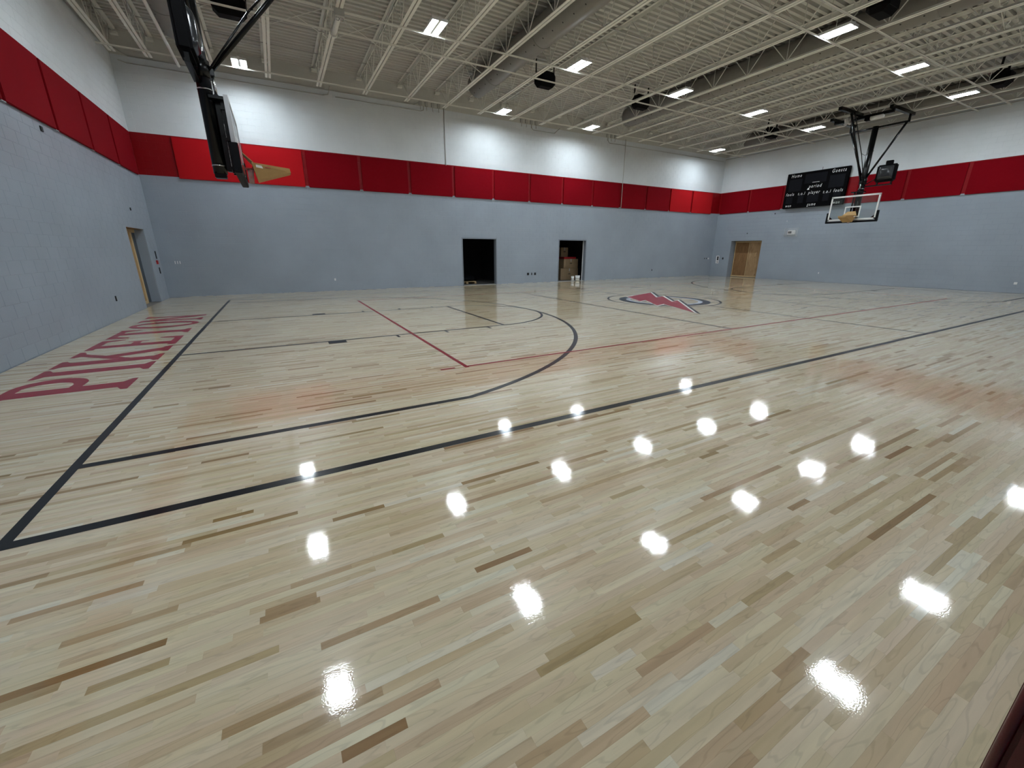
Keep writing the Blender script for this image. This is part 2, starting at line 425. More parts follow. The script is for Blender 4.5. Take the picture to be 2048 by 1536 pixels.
# floor: sub-slab, maple strips, court markings
floor = struct('floor', MB().box(XL-TL-1, XR+TR+1, YN-1, YF+16, -0.6, -0.02), 'concrete', 'glossy maple strip floor with painted court markings')
rng = np.random.default_rng(7)
SW = 0.125
rows = int((YF-YN)/SW)
bx0, bx1, by0, by1 = [], [], [], []
for j in range(rows+1):
    y0 = YN + 0.05 + j*SW; y1 = min(y0+SW, YF-0.05)
    if y1-y0 < 0.03: continue
    x = XL + 0.05
    first = rng.uniform(0.3, 2.0)
    while x < XR-0.05:
        Lb = first if first else float(np.clip(rng.gamma(3.0, 0.55), 0.7, 4.5))
        first = None
        e = min(x+Lb, XR-0.05)
        if XR-0.05-e < 0.4: e = XR-0.05
        bx0.append(x); bx1.append(e); by0.append(y0); by1.append(y1); x = e
B = np.array([bx0, bx1, by0, by1]).T
tone = rng.random(len(B))
xs = []; ys = []; ok = np.ones(len(B), bool)
for i, j in ((0,2),(1,2),(1,3),(0,3)):
    X, Y, Z = project(np.stack([B[:, i], B[:, j], np.zeros(len(B))], 1)); xs.append(X); ys.append(Y); ok &= Z > 0.3
xs, ys = np.array(xs), np.array(ys)
area = 0.5*abs(sum(xs[i]*ys[(i+1) % 4]-xs[(i+1) % 4]*ys[i] for i in range(4)))
vis = ok & (xs.min(0) > -20) & (xs.max(0) < 2068) & (ys.max(0) < 1560)
sel = set(int(i) for i in np.argsort(-np.where(vis, area, -1))[:300])
# the floor object itself is the slab; every strip is a shallow bevelled piece
def strip_verts(b):
    e, h = 0.0004, 0.0016
    return [(b[0],b[2],-h),(b[1],b[2],-h),(b[1],b[3],-h),(b[0],b[3],-h),(b[0]+e,b[2]+e,0),(b[1]-e,b[2]+e,0),(b[1]-e,b[3]-e,0),(b[0]+e,b[3]-e,0)]
SF = [(4,5,6,7),(0,1,5,4),(1,2,6,5),(2,3,7,6),(3,0,4,7)]
def board_attr(me, vals):
    at = me.attributes.new('board', 'FLOAT', 'FACE'); at.data.foreach_set('value', np.asarray(vals, np.float32))
for i in sel:
    b = B[i]
    c = ((b[0]+b[1])/2, (b[2]+b[3])/2)
    me = bpy.data.meshes.new('board')
    me.from_pydata([((x-c[0])*FT, (y-c[1])*FT, z*FT) for x, y, z in strip_verts(b)], [], SF)
    me.shade_flat(); me.materials.append(MATS['maple_boards']); board_attr(me, [tone[i]]*5)
    o = bpy.data.objects.new('board', me); link(o, floor); o.location = (c[0]*FT, c[1]*FT, 0)
keep = np.array([i for i in range(len(B)) if i not in sel])
K = B[keep]; e_, h_ = 0.0004, 0.0016; Z0 = np.full(len(K), -h_); Z1 = np.zeros(len(K))
V = np.stack([np.stack(q, 1) for q in ((K[:,0],K[:,2],Z0),(K[:,1],K[:,2],Z0),(K[:,1],K[:,3],Z0),(K[:,0],K[:,3],Z0),
     (K[:,0]+e_,K[:,2]+e_,Z1),(K[:,1]-e_,K[:,2]+e_,Z1),(K[:,1]-e_,K[:,3]-e_,Z1),(K[:,0]+e_,K[:,3]-e_,Z1))], 1).reshape(-1, 3)*FT
Fq = (np.array(SF)[None] + 8*np.arange(len(K))[:, None, None]).reshape(-1, 4)
me = bpy.data.meshes.new('board_field')
me.vertices.add(len(V)); me.vertices.foreach_set('co', V.astype(np.float32).ravel())
me.loops.add(Fq.size); me.loops.foreach_set('vertex_index', Fq.astype(np.int32).ravel())
me.polygons.add(len(Fq)); me.polygons.foreach_set('loop_start', np.arange(0, Fq.size, 4, dtype=np.int32))
me.update(calc_edges=True); me.validate(); me.shade_flat()
me.materials.append(MATS['maple_boards']); board_attr(me, np.repeat(tone[keep], 5))
o = bpy.data.objects.new('board_field', me); link(o, floor); tag(o, kind='stuff')

# markings (paint under the finish): thin slabs, a hair proud of the strips
LZ = 0.0016
_mz = [0]
def marking(name, polys, mat, label, layer=0):
    _mz[0] += 1
    z = LZ + 0.00005*(_mz[0] % 40) + 0.0025*layer
    mb = MB()
    for q_, pl in enumerate(polys):
        n = len(pl); mb.add([(x, y, z + 0.00012*(q_ % 7)) for x, y in pl], [tuple(range(n))] if n <= 4 else [])
        if n > 4:
            k = len(mb.v)-n
            tri = bpy_tess(pl); mb.f += [tuple(k+i for i in t) for t in tri]; mb.sm += [False]*len(tri)
    o = part(name, mb, mat, floor, label)
    return o
def bpy_tess(pl):
    from mathutils.geometry import tessellate_polygon
    return tessellate_polygon([[Vector((x, y, 0)) for x, y in pl]])
def rect(x0, x1, y0, y1): return [(x0, y0), (x1, y0), (x1, y1), (x0, y1)]
def arc(cx, cy, r, w_, a0, a1, n=72):
    out = []
    for i in range(n):
        t0, t1 = a0+(a1-a0)*i/n, a0+(a1-a0)*(i+1)/n
        out.append([(cx+(r-w_)*math.cos(t0), cy+(r-w_)*math.sin(t0)), (cx+r*math.cos(t0), cy+r*math.sin(t0)),
                    (cx+r*math.cos(t1), cy+r*math.sin(t1)), (cx+(r-w_)*math.cos(t1), cy+(r-w_)*math.sin(t1))])
    return out
LW = 0.21
CX, HW = 42.0, 22.0
SLW = 0.27
marking('sideline', [rect(-0.22, 84.22, -HW-SLW, -HW)], 'line_black', 'long black sideline running past the empty near floor')
marking('sideline', [rect(-0.22, 84.22, HW, HW+LW)], 'line_black', 'black sideline along the doorway wall')
marking('baseline', [rect(-0.22, 0, -HW-SLW, HW+LW)], 'line_black', 'black baseline beside the red lettering')
marking('baseline', [rect(84, 84.22, -HW-SLW, HW+LW)], 'line_black', 'black baseline below the scoreboard wall')
marking('division_line', [rect(CX-LW/2, CX+LW/2, -HW, -6), rect(CX-LW/2, CX+LW/2, 6, HW)], 'line_black', 'thin black half-court line')
marking('centre_circle', arc(CX, 0, 6, LW, 0, 2*math.pi, 96), 'line_black', 'black centre circle around the lightning bolt')
Y3, R3 = 19.0, 19.75
XK = 5.25 + math.sqrt(R3*R3-Y3*Y3); AK = math.asin(Y3/R3); W3 = 0.25
for s in (1, -1):
    fx = (lambda x: x) if s == 1 else (lambda x: 84-x)
    side = 'the lettering end' if s == 1 else 'the scoreboard end'
    mir = lambda polys: [[(fx(x), y) for x, y in p] for p in polys]
    marking('three_point_line', mir([rect(0, XK, -Y3, -Y3+W3), rect(0, XK, Y3-W3, Y3)] + arc(5.25, 0, R3, W3, -AK, AK)), 'line_black', 'black three-point arc at '+side)
    marking('key_line', mir([rect(0, 19, -6, -6+LW), rect(0, 19, 6-LW, 6), rect(19-LW, 19, -6, 6)]), 'line_black', 'black free-throw lane outline at '+side)
    marking('free_throw_arc', mir(arc(19, 0, 6, LW, -math.pi/2, math.pi/2, 48)), 'line_black', 'black half circle ahead of the free-throw line at '+side)
    for t in (1, -1):
        yy = lambda a, b: (min(t*a, t*b), max(t*a, t*b))
        marking('lane_block', mir([rect(7, 8, *yy(6, 6.68))]), 'line_black', None)
        for xt in (11.0, 14.25, 17.4):
            marking('lane_mark', mir([rect(xt, xt+0.17, *yy(6, 6.65))]), 'line_black', None)
    marking('attack_line', [rect(CX-s*9.84-LW/2, CX-s*9.84+LW/2, -15, 15)], 'line_black', None)
    marking('volleyball_end_line', [rect(*sorted((CX-s*30, CX-s*30+s*0.2)), -15.1, 15.1)], 'line_red', 'red volleyball end line at '+side)
for t in (1, -1):
    marking('volleyball_sideline', [rect(12, 72, *sorted((t*15, t*14.83)))], 'line_red', None)
    marking('serving_mark', [rect(10.85, 11.55, *sorted((t*15, t*14.83)))], 'line_red', None)
marking('bench_mark', [rect(28.7, 28.88, 24.3, 27.0)], 'line_black', None)
marking('bench_mark', [rect(55.1, 55.28, 24.3, 27.0)], 'line_black', None)

# centre emblem: ring and lightning bolt
lc = (41.7, -0.45)
marking('emblem_ring', arc(lc[0], lc[1], 4.75, 0.78, 0, 2*math.pi, 96), 'logo_navy', 'dark ring of the centre emblem')
marking('emblem_ring_inner', arc(lc[0], lc[1], 3.97, 0.45, 0, 2*math.pi, 96), 'logo_grey', 'grey inner ring of the centre emblem', 1)
bolt = [(40.59,3.94),(47.13,6.44),(43.21,1.93),(44.83,2.37),(41.37,-1.88),(42.88,-1.36),(36.55,-8.41),(39.05,-2.83),(37.49,-3.4),(40.03,0.55),(38.77,0.1)]
def inflate(pl, d):
    out = []; n = len(pl)
    ar = sum(pl[i][0]*pl[(i+1) % n][1]-pl[(i+1) % n][0]*pl[i][1] for i in range(n))
    sg = 1 if ar > 0 else -1
    for i in range(n):
        p0, p, p1 = (Vector((*pl[k % n], 0)) for k in (i-1, i, i+1))
        e0, e1 = (p-p0).normalized(), (p1-p).normalized()
        n0, n1 = Vector((e0.y, -e0.x, 0))*sg, Vector((e1.y, -e1.x, 0))*sg
        b = (n0+n1)
        b = b.normalized() if b.length > 1e-5 else n0
        k = d/max(0.35, b.dot(n0))
        out.append((p.x+b.x*k, p.y+b.y*k))
    return out
sh = lambda pl, dx, dy: [(x+dx, y+dy) for x, y in pl]
marking('emblem_bolt_shadow', [sh(inflate(bolt, 0.32), 0.34, 0.0)], 'logo_navy', 'dark outline of the lightning bolt', 2)
marking('emblem_bolt_outline', [sh(inflate(bolt, 0.20), 0.10, 0.0)], 'logo_white', 'white outline of the lightning bolt', 3)
marking('emblem_bolt', [bolt], 'letter_red', 'red lightning bolt painted at mid court', 4)

# lettering PIKETON: local u along +y, v = height (0 at the baseline side, 1 at the wall side)
LB, LT = -0.82, -4.74
def letter(ch, y0, y1, polys):
    marking('letter', [[(LB+(LT-LB)*v, y0+(y1-y0)*u) for u, v in p] for p in polys], 'letter_red', 'red painted serif letter '+ch)
def serif(u0, u1, v, d, s0, s1):
    """slab serif with small brackets: stem from s0 to s1 opening to u0..u1 at height v, pointing d"""
    return [(u0, v), (u1, v), (u1, v+d*0.05), (s1, v+d*0.10), (s0, v+d*0.10), (u0, v+d*0.05)]
def ell(cu, cv, ru, rv, wu, wv, a0, a1, n=20):
    out = []
    for i in range(n):
        t0, t1 = a0+(a1-a0)*i/n, a0+(a1-a0)*(i+1)/n
        c0, s0, c1, s1 = math.cos(t0), math.sin(t0), math.cos(t1), math.sin(t1)
        out.append([(cu+(ru-wu)*c0, cv+(rv-wv)*s0), (cu+ru*c0, cv+rv*s0), (cu+ru*c1, cv+rv*s1), (cu+(ru-wu)*c1, cv+(rv-wv)*s1)])
    return out
H = math.pi/2
letter('P', -11.5, -8.55, [rect(.14,.42,.05,.95), serif(0,.56,0,1,.14,.42), serif(0,.42,1,-1,.14,.42), rect(.42,.60,.90,1), rect(.42,.60,.42,.52)] + ell(.60,.71,.40,.29,.24,.11,-H,H))
letter('I', -8.27, -6.70, [rect(.25,.75,.05,.95), serif(0,1,0,1,.25,.75), serif(0,1,1,-1,.25,.75)])
letter('K', -6.42, -2.72, [rect(.09,.31,.05,.95), serif(0,.41,0,1,.09,.31), serif(0,.41,1,-1,.09,.31), [(.31,.33),(.31,.50),(.70,.93),(.87,.93)],
       serif(.63,1,1,-1,.68,.88), [(.42,.56),(.58,.68),(.90,.07),(.66,.07)], serif(.59,1,0,1,.64,.92)])
letter('E', -2.30, 0.58, [rect(.13,.40,.05,.95), rect(0,.98,0,.10), rect(0,.98,.90,1), rect(.13,.62,.47,.57), [(.62,.40),(.70,.40),(.70,.64),(.62,.64)],
       [(.98,0),(.98,.30),(.90,.30),(.78,.10)], [(.98,1),(.98,.72),(.90,.72),(.78,.90)]])
letter('T', 1.02, 4.27, [rect(.37,.63,.05,.95), serif(.24,.76,0,1,.37,.63), rect(0,1,.90,1), [(0,1),(0,.72),(.08,.72),(.2,.90)], [(1,1),(1,.72),(.92,.72),(.8,.90)]])
letter('O', 4.50, 7.55, ell(.5,.5,.5,.51,.26,.10,0,2*math.pi,40))
letter('N', 7.80, 11.0, [rect(.10,.27,.05,.95), serif(0,.38,0,1,.10,.27), [(0,1),(.30,1),(.27,.90),(.10,.90),(0,.95)], [(.08,.97),(.32,1),(.93,.0),(.72,.0)],
       rect(.74,.90,.05,.95), serif(.64,1,1,-1,.74,.90)])

# rubble line of mortar at the foot of the walls
trim = MB()
for _ in range(170):
    t_ = rng.uniform(XL, XR); q = rng.uniform(0.15, 0.9); hgt = rng.uniform(0.02, 0.07)
    trim.box(t_, t_+q, YF-rng.uniform(0.03, 0.08), YF-0.012, 0.0, hgt)
struct('trim_1', trim, 'conduit_grey', 'ragged pale joint line at the foot of the doorway wall')

# ceiling deck: ribs run along x
prof = []
y = YN-0.3
while y < YF+0.3:
    prof += [(y, ZD), (y+0.30, ZD), (y+0.36, ZD+0.25), (y+0.60, ZD+0.25)]; y += 2/3
vsd = []; fsd = []
for (yy_, zz_) in prof: vsd += [(XL-0.3, yy_, zz_), (XR+0.3, yy_, zz_)]
for i in range(len(prof)-1): fsd.append((2*i, 2*i+1, 2*i+3, 2*i+2))
dk = MB(); dk.add(vsd, fsd); dk.box(XL-TL, XR+TR, YN-0.7, YF+TF, ZD+0.27, ZD+0.6)
ceiling = struct('ceiling', dk, 'deck_white', 'white ribbed metal roof deck above open steel joists')

# storerooms behind the two open doorways
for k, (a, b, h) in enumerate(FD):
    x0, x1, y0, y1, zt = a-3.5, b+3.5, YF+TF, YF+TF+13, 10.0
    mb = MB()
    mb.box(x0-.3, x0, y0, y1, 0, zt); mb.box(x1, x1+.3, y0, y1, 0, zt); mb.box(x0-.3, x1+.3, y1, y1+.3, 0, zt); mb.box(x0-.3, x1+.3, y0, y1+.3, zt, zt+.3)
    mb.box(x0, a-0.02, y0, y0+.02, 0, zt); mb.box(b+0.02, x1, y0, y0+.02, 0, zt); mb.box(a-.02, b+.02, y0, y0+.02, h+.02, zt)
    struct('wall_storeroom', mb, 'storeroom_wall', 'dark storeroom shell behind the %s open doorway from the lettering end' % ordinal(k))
    d = struct('door_%d' % (k+3), MB().box(a, b, YF-0.04, YF+TF, h-0.16, h), 'steel_frame_grey', 'grey steel frame of the %s open doorway from the lettering end' % ordinal(k))
    for xa in (a, b-0.16):
        part('jamb', MB().box(xa, xa+.16, YF-0.04, YF+TF, 0, h-.16), 'steel_frame_grey', d)
    part('threshold', MB().box(a+.16, b-.16, YF-0.02, YF+TF, 0, 0.05), 'aluminium', d)
    if k == 1:
        part('door_stop', MB().box(b-0.26, b-0.165, YF+TF-.12, YF+TF, 0.05, h-.17), 'white_plastic', d, 'pale door stop strip')

# boarded doorway in the lettering wall
a, b, h = LD
d1 = struct('door_1', MB().box(XL-TL-0.08, XL-TL+0.02, a, b, 0, h), 'plywood_tan', 'recessed doorway boarded with plywood beside the lettering')
part('stud', MB().box(XL-TL+.02, XL-TL+.16, 22.55, 23.0, 0, h-.36), 'stud_wood', d1)
part('stud', MB().box(XL-TL+.02, XL-TL+.16, a+.35, 22.5, 0, .3), 'stud_wood', d1)
part('stud', MB().box(XL-TL+.02, XL-TL+.16, a, b, h-.35, h-.02), 'stud_wood', d1)
part('door_leaf', MB().box(XL-TL+.03, XL-TL+.1, 23.02, b-.05, 0.05, h-.36), 'door_dark', d1, 'dark grey door leaf edge')
part('jamb', MB().box(XL-TL+.02, XL-0.05, b-0.04, b-.002, 0, h), 'painted_block', d1)
part('head', MB().box(XL-TL+.02, XL-0.05, a, b, h-.03, h-.002), 'plywood_brown', d1)
# boarded doorway in the scoreboard wall
a, b, h = RD
xr = XR+1.45
d2 = struct('door_2', MB().box(xr+0.14, xr+0.22, a, b, 0, h), 'plywood_brown', 'doorway boarded with two plywood sheets in the scoreboard wall')
part('plywood_sheet', MB().box(xr+0.06, xr+.14, (a+b)/2-.1, b-.2, .3, h-.3), 'plywood_brown', d2, 'darker brown plywood sheet')
part('plywood_sheet', MB().box(xr+0.02, xr+.14, a+.05, (a+b)/2-.1, .3, h-.3), 'plywood_tan', d2, 'paler knotty plywood sheet')
for q in ((a, b, .02, .32), (a, b, h-.34, h-.05)):
    part('stud', MB().box(xr-.05, xr+.13, *q), 'stud_wood', d2)
for ya in (b-.24, (a+b)/2-.02, a):
    part('stud', MB().box(xr-.04, xr+.12, ya, ya+.14, .32, h-.34), 'stud_wood', d2)

# ------------------------------------------------------------------ red acoustic panels
def panel(axis, face, inward, u0, mat, label, group):
    z0, z1, t = 12.62, 16.62, 0.17
    mb = MB(); lo, hi = sorted((face+0.02*inward, face+t*inward))
    if axis == 'y': mb.box(u0, u0+5.98, lo, hi, z0, z1)
    else: mb.box(lo, hi, u0, u0+5.98, z0, z1)
    o = single('acoustic_panel', mb, mat, label, 'wall panel', group, bevel=0.03)
    for q in (-0.12, 5.9):
        br = MB()
        if axis == 'y': br.box(u0+q, u0+q+.2, lo+.02, hi-.03, z0-.06, z0-.005)
        else: br.box(lo+.03, hi-.03, u0+q, u0+q+.2, z0-.06, z0-.005)
        part('clip', br, 'aluminium', o)
for k in range(14):
    bright = k in (0, 1, 12, 13)
    panel('y', YF-.01, -1, -2.95+6.38*k, 'panel_bright_red' if bright else 'panel_dark_red',
          '%s red fabric panel on the doorway wall, %s from the PIKETON end' % ('bright' if bright else 'deep', ordinal(k)), 'red panels on the doorway wall')
for k in range(6):
    panel('x', XL+.01, 1, 21.2-6.27*k, 'panel_dark_red', 'deep red fabric panel on the wall beside the PIKETON lettering, %s from the corner' % ordinal(k), 'red panels on the lettering wall')
for k, u in enumerate((21.72, 15.35, -2.25, -8.65, -15.05, -21.45)):
    panel('x', XR-.01, -1, u, 'panel_dark_red', 'deep red fabric panel on the scoreboard wall, %s from the corner by the boarded door' % ordinal(k), 'red panels on the scoreboard wall')

# ------------------------------------------------------------------ steel joists
JX = [XL+0.75] + [7.0+4.96*k for k in range(-2, 17)]
JX = [x for x in JX if x < XR-0.6]
ZB, ZT = 22.88, ZD-0.02
def make_joist():
    r = empty('bar_joist', (0, 0, ZB), 'x', 'roof joist', 'white steel bar joists under the roof deck')
    for s in (-1, 1):
        mb = MB()
        mb.prism([(s*.045,0),(s*.27,0),(s*.27,.025),(s*.07,.025),(s*.07,.22),(s*.045,.22)], -29.5, 25.6, lambda x, z, y: (x, y, ZB+z))
        part('bottom_chord', mb, 'steel_white', r)
        mb = MB()
        mb.prism([(s*.045,0),(s*.28,0),(s*.28,-.03),(s*.07,-.03),(s*.07,-.24),(s*.045,-.24)], YN+.05, YF-.05, lambda x, z, y: (x, y, ZT+z))
        part('top_chord', mb, 'steel_white', r)
    zb, zt = ZB+.1, ZT-.1
    protos = {'up': MB().tube((0,0,zb),(0,2,zt),.042,6).mesh('web_rod','steel_white',(0,0,ZB)),
              'dn': MB().tube((0,0,zb),(0,-2,zt),.042,6).mesh('web_rod','steel_white',(0,0,ZB)),
              've': MB().tube((0,0,zb),(0,0,zt),.03,6).mesh('web_rod','steel_white',(0,0,ZB))}
    yk = 24.4
    while yk > -30:
        for q in ('up', 'dn', 've'):
            o = bpy.data.objects.new('web_rod', protos[q]); link(o, r); o.location = (0, yk*FT, 0)
        yk -= 4.0
    part('bearing_seat', MB().box(-.3, .3, YF-.5, YF-.02, ZT-.45, ZT-.2), 'steel_white', r)
    return r
proto = make_joist()
for i, x in enumerate(JX):
    o = proto if i == 0 else copy_tree(proto)
    o.location.x = x*FT
    o['label'] = 'white steel bar joist, %s from the wall by the PIKETON lettering' % ordinal(i)

DUCTX = [0.0, 29.32, 54.12, 83.9]
# bridging rods along x
for i, (yb, zb_) in enumerate(((23.75, 22.82), (11.4, 22.82), (8.0, 22.82), (-8.0, 22.82), (-10.9, 22.82), (-27.5, 22.82))):
    mb = MB().box(XL+.05, XR-.05, yb-.05, yb+.05, zb_, zb_+.03).box(XL+.05, XR-.05, yb+.03, yb+.05, zb_-.09, zb_)
    single('bridging_rod', mb, 'steel_white', 'thin steel rod crossing under the joists, %s from the doorway wall' % ordinal(i), 'bridging', 'bridging rods under the joists')
for i, yb in enumerate((23.2, 18.0, 4.0, -4.5, -18.0)):
    single('roof_conduit', MB().tube((XL+.05, yb, ZT-.3), (XR-.05, yb, ZT-.3), .035, 6), 'conduit_grey', 'thin conduit tight under the roof deck, %s from the doorway wall' % ordinal(i), 'conduit', 'conduits under the deck')
# diagonal cross bridging in every bay
for yb in (13.6, -16.0):
    for i in range(len(JX)-1):
        x0, x1 = JX[i], JX[i+1]
        if any(x0 < dx < x1 for dx in DUCTX): continue
        e = empty('cross_bridging', ((x0+x1)/2, yb, ZB), 'crossed steel braces in the %s joist bay from the lettering wall, %s side' % (ordinal(i), 'doorway' if yb > 0 else 'open floor'), 'bracing', 'crossed braces between joists')
        part('brace', MB().tube((x0+.1, yb, ZB+.15), (x1-.1, yb, ZT-.2), .03, 6), 'steel_white', e)
        part('brace', MB().tube((x0+.1, yb+.1, ZT-.2), (x1-.1, yb+.1, ZB+.15), .03, 6), 'steel_white', e)

# ------------------------------------------------------------------ round ducts
for i, x in enumerate(DUCTX):
    r, zc, y0, y1 = 1.22, 24.28, -27.0, 20.8
    e = empty('air_duct', (x, (y0+y1)/2, zc-r), 'grey round air duct between joists, %s from the wall by the lettering' % ordinal(i), 'air duct', 'round grey air ducts')
    mb = MB().tube((x, y0, zc), (x, y1-.25, zc), r, 40); mb.tube((x, y1-.25, zc), (x, y1, zc), r, 40, r*.86)
    part('duct_body', mb, 'duct_grey', e)
    hm = MB()
    for sgn in (-1, 1):
        yy_ = y1-1.0
        while yy_ > y0+1:
            t = math.radians(sgn*35); nx, nz = math.sin(t), -math.cos(t)
            c = Vector((x+nx*(r+.004), yy_, zc+nz*(r+.004)))
            tx = Vector((math.cos(t), 0, math.sin(t)))
            n = 8
            hm.add([c+(tx*math.cos(2*math.pi*k/n)+Vector((0,1,0))*math.sin(2*math.pi*k/n))*.065 for k in range(n)], [tuple(range(n))])
            yy_ -= 1.5
    part('outlet_holes', hm, 'hole_dark', e, 'rows of small dark outlet holes', kind='stuff')
    for yy_ in (16, 6, -4, -14, -24):
        part('hanger_strap', MB().tube((x, yy_-.04, zc), (x, yy_+.04, zc), r+.02, 40), 'duct_grey', e)

# ------------------------------------------------------------------ LED high bay lights
def make_light(loc, label, small=False):
    x, y, z = loc
    hw, hl = (0.64, 1.2) if not small else (0.22, 0.6)
    e = empty('high_bay_light', (x, y, z), label, 'ceiling light', 'high bay lights')
    mb = MB().box(x-hw, x+hw, y-hl, y+hl, z+.12, z+.2).box(x-.10, x+.10, y-hl, y+hl, z+.02, z+.3)
    for s in (-1, 1): mb.box(x-hw, x+hw, y+s*hl-.03, y+s*hl+.03, z, z+.2).box(x+s*hw-.02, x+s*hw+.02, y-hl, y+hl, z, z+.2)
    part('housing', mb, 'white_paint', e)
    if small:
        part('led_strip', MB().box(x-.06, x+.06, y-.3, y+.3, z+.03, z+.13), 'led_lens', e)
    else:
        for s in (-1, 1):
            part('led_strip', MB().box(x+s*.37-.215, x+s*.37+.215, y-hl+.04, y+hl-.04, z+.03, z+.12), 'led_lens', e, bevel=0.02)
    for yy_ in (y-hl*.7, y+hl*.7):
        part('hanger_wire', MB().tube((x, yy_, z+.2), (x, yy_, ZD), .012, 5), 'conduit_grey', e)
cols_ = [4.56, 19.3, 34.25, 49.2, 63.95, 78.7]
rows_ = [23.0, 6.8, -9.1, -25.1]
for j, yy_ in enumerate(rows_):
    for i, xx in enumerate(cols_):
        if j in (0, 3) and i in (1, 4): continue
        make_light((xx, yy_, 22.84), 'lit LED ceiling light, %s row from doorway wall, %s from lettering end' % (ordinal(j), ordinal(i)))
make_light((0.46, 22.9, 22.9), 'small single-strip light beside the steel post, closest to the PIKETON corner', small=True)

# ------------------------------------------------------------------ black loudspeakers
def make_speaker(x, y, label):
    e = empty('loudspeaker', (x, y, 22.65), label, 'speaker', 'black ceiling loudspeakers')
    mb = MB().box(x-1.15, x+1.15, y-.75, y+.75, 22.65, 24.15)
    off = ORG[e.name]; me = mb.mesh('cabinet', 'black_matte', off)
    bm = bmesh.new(); bm.from_mesh(me)
    bmesh.ops.bevel(bm, geom=[ed for ed in bm.edges], offset=0.36*FT, segments=1, affect='EDGES')
    bm.to_mesh(me); bm.free()
    o = bpy.data.objects.new('cabinet', me); link(o, e)
    part('grille', MB().box(x-.75, x+.75, y-.78, y-.74, 22.95, 23.85), 'black_pad', e)
    for s in (-1, 1):
        part('bracket', MB().box(x+s*1.17-.02, x+s*1.17+.02, y-.1, y+.1, 23.2, 25.2), 'black_steel', e)
for yy_, sd in ((12.8, 'nearer the doorway wall'), (-12.2, 'over the open floor')):
    for i, xx in enumerate((4.6, 34.1, 48.8, 77.8)):
        make_speaker(xx, yy_, 'black angular loudspeaker under the deck %s, %s from the lettering end' % (sd, ordinal(i)))

